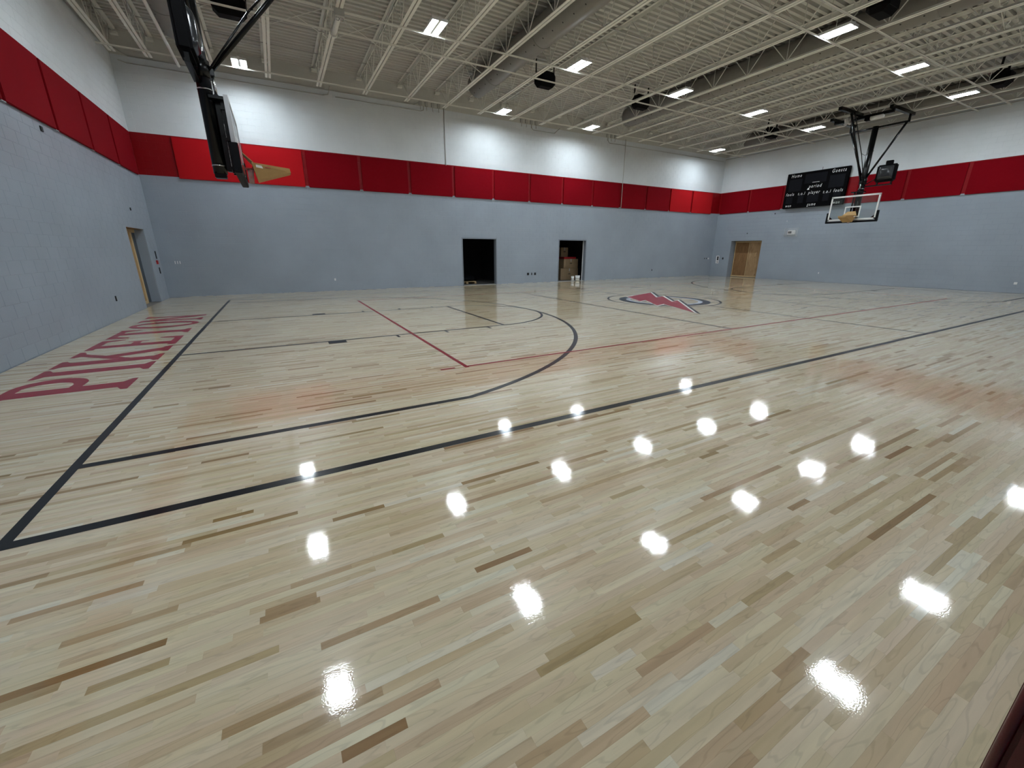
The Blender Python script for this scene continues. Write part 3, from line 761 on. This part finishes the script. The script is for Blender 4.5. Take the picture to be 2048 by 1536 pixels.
# ------------------------------------------------------------------ basketball goals
def make_goal(xb, s, side, jx):
    """xb: face of the board, s: direction towards mid court"""
    X = lambda d: xb + s*d
    def bx(mb, d0, d1, *r): a_, b_ = sorted((X(d0), X(d1))); return mb.box(a_, b_, *r)
    e = empty('basketball_goal', (X(-1.15), 0, 9.0), 'ceiling-hung basketball goal with black mast and glass board at '+side, 'basketball hoop', 'ceiling-hung basketball goals')
    xm = X(-1.15)
    mast = part('mast', MB().tube((xm, 0, 9.55), (xm, 0, 21.9), .36, 24), 'black_steel', e)
    for z in (9.95, 13.85, 14.85, 15.15):
        part('mast_band', MB().tube((xm, 0, z), (xm, 0, z+.06), .38, 24), 'chrome', mast)
    part('mast_foot', MB().box(xm-.3, xm+.3, -.3, .3, 9.3, 9.6), 'black_steel', mast, bevel=.04)
    part('collar', MB().tube((xm, 0, 14.45), (xm, 0, 15.3), .45, 24), 'black_steel', mast)
    # height adjuster between mast and board
    adj = part('height_adjuster', bx(MB(), -.78, -.52, -.22, .22, 9.7, 13.7), 'black_steel', e, bevel=.03)
    part('adjuster_channel', bx(bx(MB(), -.50, -.30, -.42, -.30, 9.6, 13.4), -.50, -.30, .30, .42, 9.6, 13.4), 'black_steel', adj)
    part('height_scale', bx(MB(), -.52, -.44, -.30, -.225, 9.9, 12.2), 'white_plastic', adj, 'white height scale strip')
    tk = MB()
    for q in range(10): bx(tk, -.53, -.43, -.31, -.22, 9.95+q*.23, 9.975+q*.23)
    part('scale_ticks', tk, 'black_matte', adj)
    part('screw_jack', MB().tube((X(-.65), 0, 13.7), (X(-.65), 0, 14.6), .08, 10), 'chrome', adj)
    for z in (9.75, 11.3, 12.9): part('link_arm', bx(MB(), -.55, -.12, -.5, .5, z, z+.18), 'black_steel', adj)
    part('mount_bracket', bx(MB(), -1.0, -.1, -.75, .75, 13.35, 13.5), 'black_steel', adj)
    # backboard
    bd = part('backboard_glass', bx(MB(), -.045, 0, -2.9, 2.9, 9.6, 12.9), 'clear_glass', e, 'clear glass backboard')
    fr = MB()
    for q in ((-3, 3, 9.5, 9.62), (-3, 3, 12.88, 13.0), (-3, -2.88, 9.62, 12.88), (2.88, 3, 9.62, 12.88)): bx(fr, -.2, .01, *q)
    part('board_frame', fr, 'aluminium', bd, 'aluminium board frame')
    wl = MB()
    for q in ((-3, 3, 9.62, 9.80), (-3, 3, 12.78, 13.0), (-3, -2.80, 9.62, 12.9), (2.80, 3, 9.62, 12.9)): bx(wl, .011, .018, *q)
    part('border_stripe', wl, 'white_paint', bd)
    tq = MB()
    for q in ((-1, 1, 9.98, 10.14), (-1, 1, 11.34, 11.5), (-1, -.84, 10.14, 11.34), (.84, 1, 10.14, 11.34)): bx(tq, .002, .010, *q)
    part('target_square', tq, 'white_paint', bd, 'white shooter target square')
    pd = MB()
    bx(pd, -.28, .09, -3.22, 3.22, 9.25, 9.5)
    for q in ((-3.22, -3.0), (3.0, 3.22)): bx(pd, -.28, .09, q[0], q[1], 9.5, 10.75)
    part('edge_padding', pd, 'black_pad', bd, 'black padding on the lower board edge', bevel=.03)
    part('corner_gusset', MB().prism([(2.8,9.8),(2.35,9.8),(2.8,10.2)], X(-.06), X(-.05), lambda y, z, x: (x, y, z)).prism([(-2.8,9.8),(-2.35,9.8),(-2.8,10.2)], X(-.06), X(-.05), lambda y, z, x: (x, y, z)), 'black_pad', bd)
    # rim
    rim = part('rim', MB().ring((X(1.25), 0, 10.0), .75, .03, 'z'), 'rim_red', e)
    part('rim_bracket', bx(bx(MB(), 0, .12, -.3, .3, 9.6, 10.1), .1, .55, -.2, .2, 9.93, 10.0), 'rim_red', rim)
    nm = MB()
    for q in range(12):
        t0, t1 = 2*math.pi*q/12, 2*math.pi*(q+1)/12
        nm.tube((X(.42+.16*math.cos(t0)), .16*math.sin(t0), 9.95), (X(.38+.12*math.cos(t1)), .12*math.sin(t1), 9.15), .022, 5)
        nm.tube((X(.42+.16*math.cos(t1)), .16*math.sin(t1), 9.95), (X(.38+.12*math.cos(t0)), .12*math.sin(t0), 9.15), .022, 5)
    part('bundled_net', nm, 'net_white', rim, 'net bundled against the board')
    # suspension
    zp = 21.75
    part('pivot_pipe', MB().tube((xm, -3.7, zp), (xm, 3.1, zp), .12, 12), 'black_steel', e)
    for yq, zq in ((3.0, zp), (-3.55, zp)):
        part('side_brace', MB().tube((xm, yq*.97, zq), (xm, math.copysign(.25, yq), 15.3), .13, 10), 'black_steel', e)
    part('front_brace', MB().tube((xm+s*.3, 0.12, 14.75), (X(5.9), 0.12, 22.5), .13, 12), 'black_steel', e)
    part('fold_link', MB().path([(X(5.9), -.25, 22.6), (X(1.6), -.25, 18.0), (xm+s*.35, -.2, 14.8)], .055, 8), 'black_steel', e)
    part('fold_handle', MB().path([(X(1.9), -.25, 18.2), (X(1.55), -.6, 17.9), (X(1.6), -1.6, 18.3)], .025, 6), 'black_steel', e)
    part('brace_clevis', MB().box(xm+s*.45-.15, xm+s*.45+.15, -.2, .2, 14.6, 14.95), 'black_steel', e, bevel=.03)
    for yq in (3.0, -3.6):
        a_, b_ = sorted((X(-2.0), X(4.6)))
        part('cross_beam', MB().box(a_, b_, yq-.2, yq+.2, 22.45, 22.82), 'black_steel', e)
        part('pivot_hanger', MB().box(xm-.12, xm+.12, yq-.1, yq+.1, zp-.1, 22.56), 'black_steel', e)
    a_, b_ = sorted((X(3.4), X(9.2)))
    part('cross_beam', MB().box(a_, b_, -.2, .2, 22.45, 22.82), 'black_steel', e)
    part('spreader_beam', MB().box(X(3.6)-.2, X(3.6)+.2, -3.6, 3.0, 22.1, 22.45), 'black_steel', e)
    part('motor', MB().tube((X(3.6), -1.2, 22.0), (X(3.6), -2.6, 22.0), .26, 14), 'white_plastic', e, 'pale winch motor')
    part('motor_gearbox', MB().box(X(3.6)-.3, X(3.6)+.3, -1.2, -.6, 21.75, 22.3), 'black_matte', e, bevel=.04)
    wr = MB()
    for q in range(7):
        wr.tube((X(4.6)+rng.uniform(-.5,.5), .9+rng.uniform(-.5,.5), 22.4), (X(4.6)+rng.uniform(-.4,.4), .9+rng.uniform(-.4,.4), 21.6), .22, 7, .12)
    part('plastic_wrap', wr, 'plastic_wrap', e, 'crumpled clear plastic wrap')
    cab = [(X(5.6), -.1, 22.2), (X(5.9), -.5, 21.5), (X(6.2), -.5, 21.2), (X(6.5), -.3, 21.6), (X(6.4), -.1, 22.3)]
    part('cable', MB().path(cab, .03, 6), 'black_matte', e)
    # cardboard sleeve left on the rim
    c = MB()
    top = [(X(.55), -.95, 10.2), (X(2.55), -.55, 10.08), (X(2.55), .55, 10.08), (X(.55), .95, 10.2)]
    bot = [(X(.75), -.6, 9.28), (X(2.6), -.5, 9.86), (X(2.6), .5, 9.86), (X(.75), .6, 9.28)]
    c.add(top+bot, [(0,1,2,3),(7,6,5,4),(0,4,5,1),(1,5,6,2),(2,6,7,3),(3,7,4,0)])
    cb = single('cardboard_sleeve', c, 'cardboard', 'folded brown cardboard sleeve over the rim at '+side, 'cardboard', 'cardboard rim sleeves')
    ys_ = -1
    part('flap', MB().add([(X(.12), -.5, 10.75), (X(.62), -.9, 10.2), (X(.62), .9, 10.2), (X(.12), .5, 10.75), (X(.14), -.5, 10.78), (X(.64), -.9, 10.23), (X(.64), .9, 10.23), (X(.14), .5, 10.78)],
         [(0,1,2,3),(7,6,5,4),(0,4,5,1),(1,5,6,2),(2,6,7,3),(3,7,4,0)]), 'cardboard', cb)
    for q in (.75, 1.3):
        u = lambda d, z: (X(d), (-.95+(d-.55)*.2)*1.0 - .005 + (10.2-z)*.33, z)
        st = [u(q, 10.10), u(q+.36, 10.07), u(q+.36, 9.93), u(q, 9.96)]
        part('sticker', MB().add([(x, y-.012, z) for x, y, z in st], [(0,1,2,3)]), 'white_plastic', cb, 'white printed sticker')
    # shot clock on a bracket beside the mast
    k = empty('shot_clock', (xm, -2.4, 14.3), 'black shot clock with shiny face bracketed beside the mast at '+side, 'shot clock', 'shot clocks beside the goals')
    yc0, yc1, z0, z1 = -3.55, -1.35, 14.55, 16.75
    d0, d1_ = -1.75, -1.05
    part('case', bx(MB(), d0, d1_, yc0, yc1, z0, z1), 'black_matte', k, bevel=.14)
    scv = MB(); n = 12; vv = []; ff = []
    for i in range(n+1):
        for j in range(n+1):
            u, v = i/n*2-1, j/n*2-1
            bulge = .30*max(0, (1-u**4))**.5*max(0, (1-v**4))**.5
            vv.append((X(d1_-.01+bulge), (yc0+yc1)/2+u*.86, (z0+z1)/2+.05+v*.86))
    for i in range(n):
        for j in range(n): ff.append((i*(n+1)+j, (i+1)*(n+1)+j, (i+1)*(n+1)+j+1, i*(n+1)+j+1))
    scv.add(vv, ff, True)
    part('screen', scv, 'glossy_screen', k, 'shiny bulging cover')
    part('horn_box', bx(MB(), -1.6, -1.25, -2.95, -2.15, z1, z1+.5), 'black_matte', k, bevel=.05)
    for yq in (yc0+.3, yc1-.3): part('bracket_leg', bx(MB(), -1.5, -1.3, yq-.08, yq+.08, 14.2, z0+.1), 'black_steel', k)
    part('bracket_arm', bx(MB(), -1.55, -1.3, yc0+.2, -.35, 14.1, 14.25), 'black_steel', k)
    part('strut', MB().tube((X(-1.35), -.4, 14.5), (X(-1.4), -1.6, 15.2), .06, 8), 'black_steel', k)
make_goal(4.0, 1, 'the lettering end', JX)
make_goal(80.0, -1, 'the scoreboard end', JX)

# ------------------------------------------------------------------ scoreboard
def text_mesh(body, size, shear=0.25, weight=0.0):
    cu = bpy.data.curves.new('t', 'FONT'); cu.body = body; cu.size = size; cu.shear = shear; cu.align_x = 'CENTER'; cu.align_y = 'CENTER'; cu.offset = weight
    cu.space_character = 1.35
    o = bpy.data.objects.new('t', cu); col.objects.link(o)
    bpy.context.view_layer.update()
    me = bpy.data.meshes.new_from_object(o.evaluated_get(bpy.context.evaluated_depsgraph_get()))
    bpy.data.objects.remove(o, do_unlink=True); bpy.data.curves.remove(cu)
    return me
sx = XR-0.75
sb = empty('scoreboard', (XR, 9.8, 12.62), 'large black electronic scoreboard with white Home and Guests lettering on the wall', 'scoreboard')
part('case', MB().box(sx, XR-.22, 5.05, 14.62, 12.62, 18.4), 'scoreboard_black', sb, bevel=.04)
part('mount', MB().box(XR-.24, XR-.012, 6.0, 13.6, 13.0, 18.0), 'black_matte', sb)
for q in ((12.0, 14.1, 15.4, 17.4), (5.5, 7.7, 15.4, 17.3), (8.2, 11.6, 16.5, 18.0), (13.1, 14.2, 13.4, 14.6), (11.3, 12.2, 13.4, 14.6), (5.6, 6.7, 13.4, 14.6), (7.3, 8.2, 13.4, 14.6), (8.9, 10.7, 13.4, 14.6)):
    part('display_window', MB().box(sx-.012, sx+.002, *q), 'scoreboard_display', sb)
for body, yc, zc, sz in (('Home', 13.1, 17.92, .62), ('Guests', 6.55, 17.92, .62), ('period', 9.75, 15.95, .62), ('player', 9.74, 14.95, .60), ('t.o.l', 11.75, 14.93, .56), ('t.o.l', 7.75, 14.83, .56),
                         ('fouls', 13.65, 14.93, .58), ('fouls', 6.1, 14.85, .58), ('won', 13.62, 13.05, .52), ('game', 9.8, 13.02, .56), ('won', 6.0, 13.0, .52)):
    me = text_mesh(body, sz*FT*1.22, .22, .0)
    me.transform(Matrix.Diagonal((.74, 1, 1, 1)))
    # text x -> -y of the room when seen from the court, text y -> z
    me.transform(Matrix(((0,0,-1,0),(-1,0,0,0),(0,1,0,0),(0,0,0,1))))
    me.transform(Matrix.Translation(((sx-.02-XR)*FT, (yc-9.8)*FT, (zc-12.62)*FT)))
    me.materials.append(MATS['white_paint'])
    o = bpy.data.objects.new('lettering', me); link(o, sb); o['label'] = 'white word '+body
part('lettering', MB().box(sx-.022, sx-.012, 9.2, 10.3, 16.55, 16.6), 'white_paint', sb, 'small white underline')
part('arrow_mark', MB().prism([(10.95,15.45),(10.6,15.45),(10.6,15.6),(10.8,15.75)], sx-.022, sx-.012, lambda y, z, x: (x, y, z)), 'white_paint', sb)
part('antenna', MB().tube((sx+.2, 9.2, 18.4), (sx+.2, 9.2, 18.85), .03, 6), 'black_matte', sb)

# ------------------------------------------------------------------ small wall things
def wall_box(name, axis, u0, u1, z0, z1, mat, label, cat, t=.06, group=None, face=None):
    mb = MB()
    if axis == 'f': mb.box(u0, u1, YF-.011-t, YF-.011, z0, z1)
    elif axis == 'l': mb.box(XL+.011, XL+.011+t, u0, u1, z0, z1)
    else: mb.box(XR-.011-t, XR-.011, u0, u1, z0, z1)
    return single(name, mb, mat, label, cat, group, bevel=.012)
# digital clock in a wire guard
ck = empty('wall_clock', (XR, 12.45, 7.8), 'white digital wall display inside a wire guard beside the boarded door', 'clock')
part('case', MB().box(XR-.28, XR-.012, 11.8, 13.1, 8.13, 8.88), 'white_plastic', ck, bevel=.04)
part('display', MB().box(XR-.295, XR-.27, 12.4, 12.98, 8.32, 8.70), 'black_matte', ck)
wg = MB()
for i in range(11):
    z = 7.82+i*.14; wg.tube((XR-.4, 11.3, z), (XR-.4, 13.6, z), .012, 5)
for i in range(9):
    y = 11.3+i*.2875; wg.tube((XR-.4, y, 7.82), (XR-.4, y, 9.22), .012, 5)
for y, z in ((11.3,7.82),(13.6,7.82),(11.3,9.22),(13.6,9.22)): wg.tube((XR-.4, y, z), (XR-.012, y, z), .02, 5)
part('wire_guard', wg, 'white_plastic', ck, 'white wire guard cage')
# fire cabinet beside the boarded door of the scoreboard wall
fc = empty('recessed_cabinet', (XR, 26.75, 2.7), 'small pale recessed box open on the scoreboard wall beside the corner', 'cabinet')
part('frame', MB().box(XR-.05, XR-.012, 26.4, 27.1, 2.65, 4.25), 'white_plastic', fc)
part('opening', MB().box(XR-.06, XR-.045, 26.5, 26.85, 3.3, 4.1), 'dark_hole', fc)
part('knockout', MB().box(XR-.06, XR-.045, 26.6, 26.75, 2.85, 3.05), 'dark_hole', fc)
wall_box('outlet_box', 'r', 25.35, 25.65, 3.5, 3.9, 'dark_hole', 'dark square outlet box between the recessed cabinet and the boarded door', 'outlet')
wall_box('outlet_box', 'r', 20.9, 21.05, 8.5, 8.72, 'dark_hole', 'small dark box above the boarded door', 'outlet')
wall_box('outlet_box', 'r', 16.05, 16.2, 11.85, 12.1, 'dark_hole', 'small dark box just under the red panels near the scoreboard', 'outlet')
wall_box('wall_plate', 'r', 6.55, 6.7, 1.4, 1.65, 'white_plastic', 'small white outlet plate low on the scoreboard wall below the hoop', 'outlet')
wall_box('wall_plate', 'r', -16.6, -16.3, 1.1, 1.4, 'white_plastic', 'white outlet plate low on the scoreboard wall farthest from the boarded door', 'outlet')
wall_box('wall_plate', 'r', 13.62, 13.74, 10.45, 10.58, 'white_plastic', 'tiny white sensor under the scoreboard corner', 'sensor')
for i, xx in enumerate((86.1, 86.75)):
    wall_box('outlet_box', 'f', xx, xx+.17, 3.55, 3.8, 'dark_hole', 'small dark switch box on the doorway wall by the far corner, %s of two' % ordinal(i), 'outlet')
wall_box('wall_plate', 'f', 87.3, 87.65, 3.5, 3.8, 'white_plastic', 'white switch plate on the doorway wall in the scoreboard corner', 'switch')
for i, xx in enumerate((41.3, 42.15, 42.72)):
    wall_box('outlet_box', 'f', xx, xx+(.4, .16, .34)[i], 1.28, 1.68, 'dark_hole', 'dark outlet box low between the two open doorways, %s of three' % ordinal(i), 'outlet')
wall_box('wall_plate', 'f', 11.35, 11.55, 1.35, 1.65, 'white_plastic', 'white outlet plate low on the doorway wall below the hoop', 'outlet')
wall_box('outlet_box', 'f', 70.45, 70.6, 1.4, 1.7, 'dark_hole', 'small dark outlet box low between the open doorway and the scoreboard corner', 'outlet')
for i in range(3):
    wall_box('light_switch', 'f', -5.1+.22*i, -5.03+.22*i, 3.7, 4.02, 'white_plastic', 'narrow white switch by the lettering corner, %s of three' % ordinal(i), 'switch')
# lettering wall
wall_box('outlet_box', 'l', 21.25, 21.5, 8.75, 9.0, 'dark_hole', 'small dark box above the boarded doorway beside the lettering', 'outlet')
wall_box('outlet_box', 'l', 10.72, 10.88, 1.4, 1.8, 'dark_hole', 'dark outlet box low on the wall beside the lettering', 'outlet')
wall_box('outlet_box', 'l', 6.2, 6.5, 12.05, 12.35, 'dark_hole', 'dark patch of bare block just under the red panels', 'outlet')
wall_box('alarm_pull', 'l', 26.15, 26.45, 3.75, 4.15, 'alarm_red', 'red fire alarm pull beside the recessed doorway', 'alarm', t=.15)
wall_box('outlet_box', 'l', 26.5, 26.75, 4.3, 5.1, 'dark_hole', 'tall dark box opening above the red alarm', 'outlet')
wall_box('outlet_box', 'l', 26.6, 26.85, 2.75, 3.4, 'dark_hole', 'tall dark box opening below the red alarm', 'outlet')

# conduits on the doorway wall
yc = YF-.07
single('wall_conduit', MB().tube((27.75, yc, 12.5), (27.75, yc, 23.6), .05, 8), 'conduit_grey', 'vertical conduit crossing the red panels above the first open doorway', 'conduit')
single('wall_conduit', MB().tube((60.85, yc-.16, 12.6), (60.85, yc-.16, 23.6), .05, 8), 'conduit_grey', 'vertical conduit crossing the red panels toward the scoreboard corner', 'conduit')
def bend(pts): return MB().path(pts, .04, 7)
single('wall_conduit', bend([(-5.8, yc, 23.0), (-5.2, yc, 22.85), (12.6, yc, 22.85), (13.2, yc, 23.0), (13.5, yc, 23.9)]), 'conduit_grey', 'lower horizontal conduit high on the doorway wall at the lettering corner', 'conduit')
single('wall_conduit', bend([(-5.9, yc, 24.0), (-5.0, yc, 23.45), (23.6, yc, 23.45), (24.2, yc, 23.75), (24.7, yc, 23.75)]), 'conduit_grey', 'upper horizontal conduit high on the doorway wall at the lettering corner', 'conduit')
single('wall_conduit', bend([(14.0, yc, 22.85), (24.5, yc, 22.85), (24.9, yc, 23.0), (25.0, yc, 23.5)]), 'conduit_grey', 'conduit dropping from the first junction boxes along the white wall', 'conduit')
single('wall_conduit', bend([(41.8, yc, 23.7), (41.8, yc, 23.0), (42.1, yc, 22.8), (46.0, yc, 22.8), (47, yc, 23.6)]), 'conduit_grey', 'bent conduit under the second group of junction boxes', 'conduit')
single('wall_conduit', bend([(57.0, yc, 23.7), (57.0, yc, 23.0), (57.3, yc, 22.7), (88.0, yc, 22.7)]), 'conduit_grey', 'long conduit running to the scoreboard corner', 'conduit')
n_ = 0
for x0, cnt in ((24.5, 4), (40.0, 4), (56.8, 3)):
    for i in range(cnt):
        xx = x0+i*.85
        e = empty('junction_box', (xx, YF, 23.5), 'small grey junction box high on the doorway wall, %s from the lettering corner' % ordinal(n_), 'junction box', 'junction boxes on the doorway wall'); n_ += 1
        part('box', MB().box(xx-.2, xx+.2, YF-.22, YF-.012, 23.5, 24.0), 'conduit_grey', e, bevel=.02)
        part('stub', MB().tube((xx, yc-.04, 23.0), (xx, yc-.04, 23.5), .04, 6), 'conduit_grey', e)
single('wall_conduit', MB().tube((XR-.08, YN+.2, 23.05), (XR-.08, YF-.1, 23.05), .05, 8), 'conduit_grey', 'straight conduit high along the scoreboard wall', 'conduit')
single('sprinkler_pipe', MB().tube((-0.7, -29, 22.52), (-0.7, 25.4, 22.52), .13, 12), 'steel_white', 'thick white pipe beside a joist near the lettering wall', 'pipe')
single('wall_conduit', MB().path([(XL+.08, 27.6, 23.6), (XL+.08, 20, 23.3), (XL+.08, -30, 23.3)], .045, 8), 'conduit_grey', 'straight conduit high along the lettering wall', 'conduit')
# winch unit under one joist
wx = 11.96
wn_ = empty('ceiling_winch', (wx, 9.6, 22.3), 'pale winch unit clamped under a joist near the lettering end', 'winch')
part('drum', MB().tube((wx, 8.0, 22.62), (wx, 11.3, 22.62), .2, 14), 'steel_white', wn_)
part('end_cap', MB().tube((wx, 11.25, 22.62), (wx, 11.45, 22.62), .3, 14), 'steel_white', wn_)
part('mount', MB().box(wx-.35, wx+.35, 7.7, 8.1, 22.4, 22.86), 'conduit_grey', wn_)
part('spring', MB().ring((wx-.15, 8.0, 22.3), .12, .03, 'y').ring((wx+.15, 8.0, 22.3), .12, .03, 'y'), 'chrome', wn_)

# ------------------------------------------------------------------ things at the doorways
def bucket(x, y, r, h, label):
    e = empty('paint_bucket', (x, y, .05), label, 'bucket', 'paint buckets')
    part('body', MB().tube((x, y, .05), (x, y, .05+h), r*.88, 20, r), 'white_plastic', e)
    part('lid', MB().tube((x, y, .05+h), (x, y, .05+h+.06), r*1.05, 20), 'white_plastic', e)
    part('label_band', MB().tube((x, y, .05+h*.35), (x, y, .05+h*.6), r*.96, 20, caps=False), 'conduit_grey', e)
bucket(51.9, 28.1, .42, .85, 'larger white paint bucket on the doorway threshold')
bucket(51.0, 28.35, .26, .75, 'smaller white paint bucket on the doorway threshold')
def carton(x0, x1, y0, y1, z0, z1, label):
    e = empty('carton', ((x0+x1)/2, (y0+y1)/2, z0), label, 'box', 'cartons in the storeroom')
    part('box', MB().box(x0, x1, y0, y1, z0, z1), 'cardboard_dim', e, bevel=.02)
    part('tape', MB().box((x0+x1)/2-.1, (x0+x1)/2+.1, y0-.005, y1+.005, z1-.5, z1+.005), 'conduit_grey', e)
    part('handle_slot', MB().box((x0+x1)/2-.25, (x0+x1)/2+.25, y0-.008, y0, (z0+z1)/2, (z0+z1)/2+.12), 'dark_hole', e)
carton(50.6, 54.6, 31.5, 34.2, .0, 2.05, 'large brown carton on the storeroom floor')
carton(51.3, 54.6, 31.6, 34.0, 2.06, 3.75, 'brown carton stacked on the large carton')
carton(51.6, 53.2, 33.0, 34.6, 4.12, 5.8, 'narrow upright carton at the top of the storeroom stack')
single('folded_tarp', MB().box(51.5, 54.3, 31.8, 34.4, 3.76, 4.1), 'alarm_red', 'folded red tarp on the carton stack', 'tarp', bevel=.08)
e = empty('pallet_of_rolls', (31.5, 32.2, 0), 'low wooden pallet with dark rolls inside the first open doorway', 'pallet')
for i in range(4): part('slat', MB().box(30.1, 33.3, 31.0+i*.65, 31.45+i*.65, .3, .38), 'stud_wood', e)
for i in range(3): part('bearer', MB().box(30.1+i*1.45, 30.4+i*1.45, 31.0, 33.4, 0, .3), 'stud_wood', e)
for i in range(3): part('roll', MB().tube((30.3, 31.5+i*.7, .8), (33.0, 31.5+i*.7, .8+.1*i), .36, 14), 'black_pad', e)

# folded vinyl mat standing against the wall behind the viewer
fm = empty('folded_mat', (11.2, -32.5, 0), 'dark maroon vinyl folded mat standing on the floor at the near wall', 'gym mat')
for i in range(2):
    part('mat_fold', MB().box(9.0, 13.4, -32.55-.6*i, -31.965-.6*i, 0, 3.9), 'vinyl_maroon', fm, bevel=.09)
part('piping', MB().tube((9.02, -32.0, .1), (9.02, -32.0, 3.8), .03, 8), 'vinyl_maroon', fm)
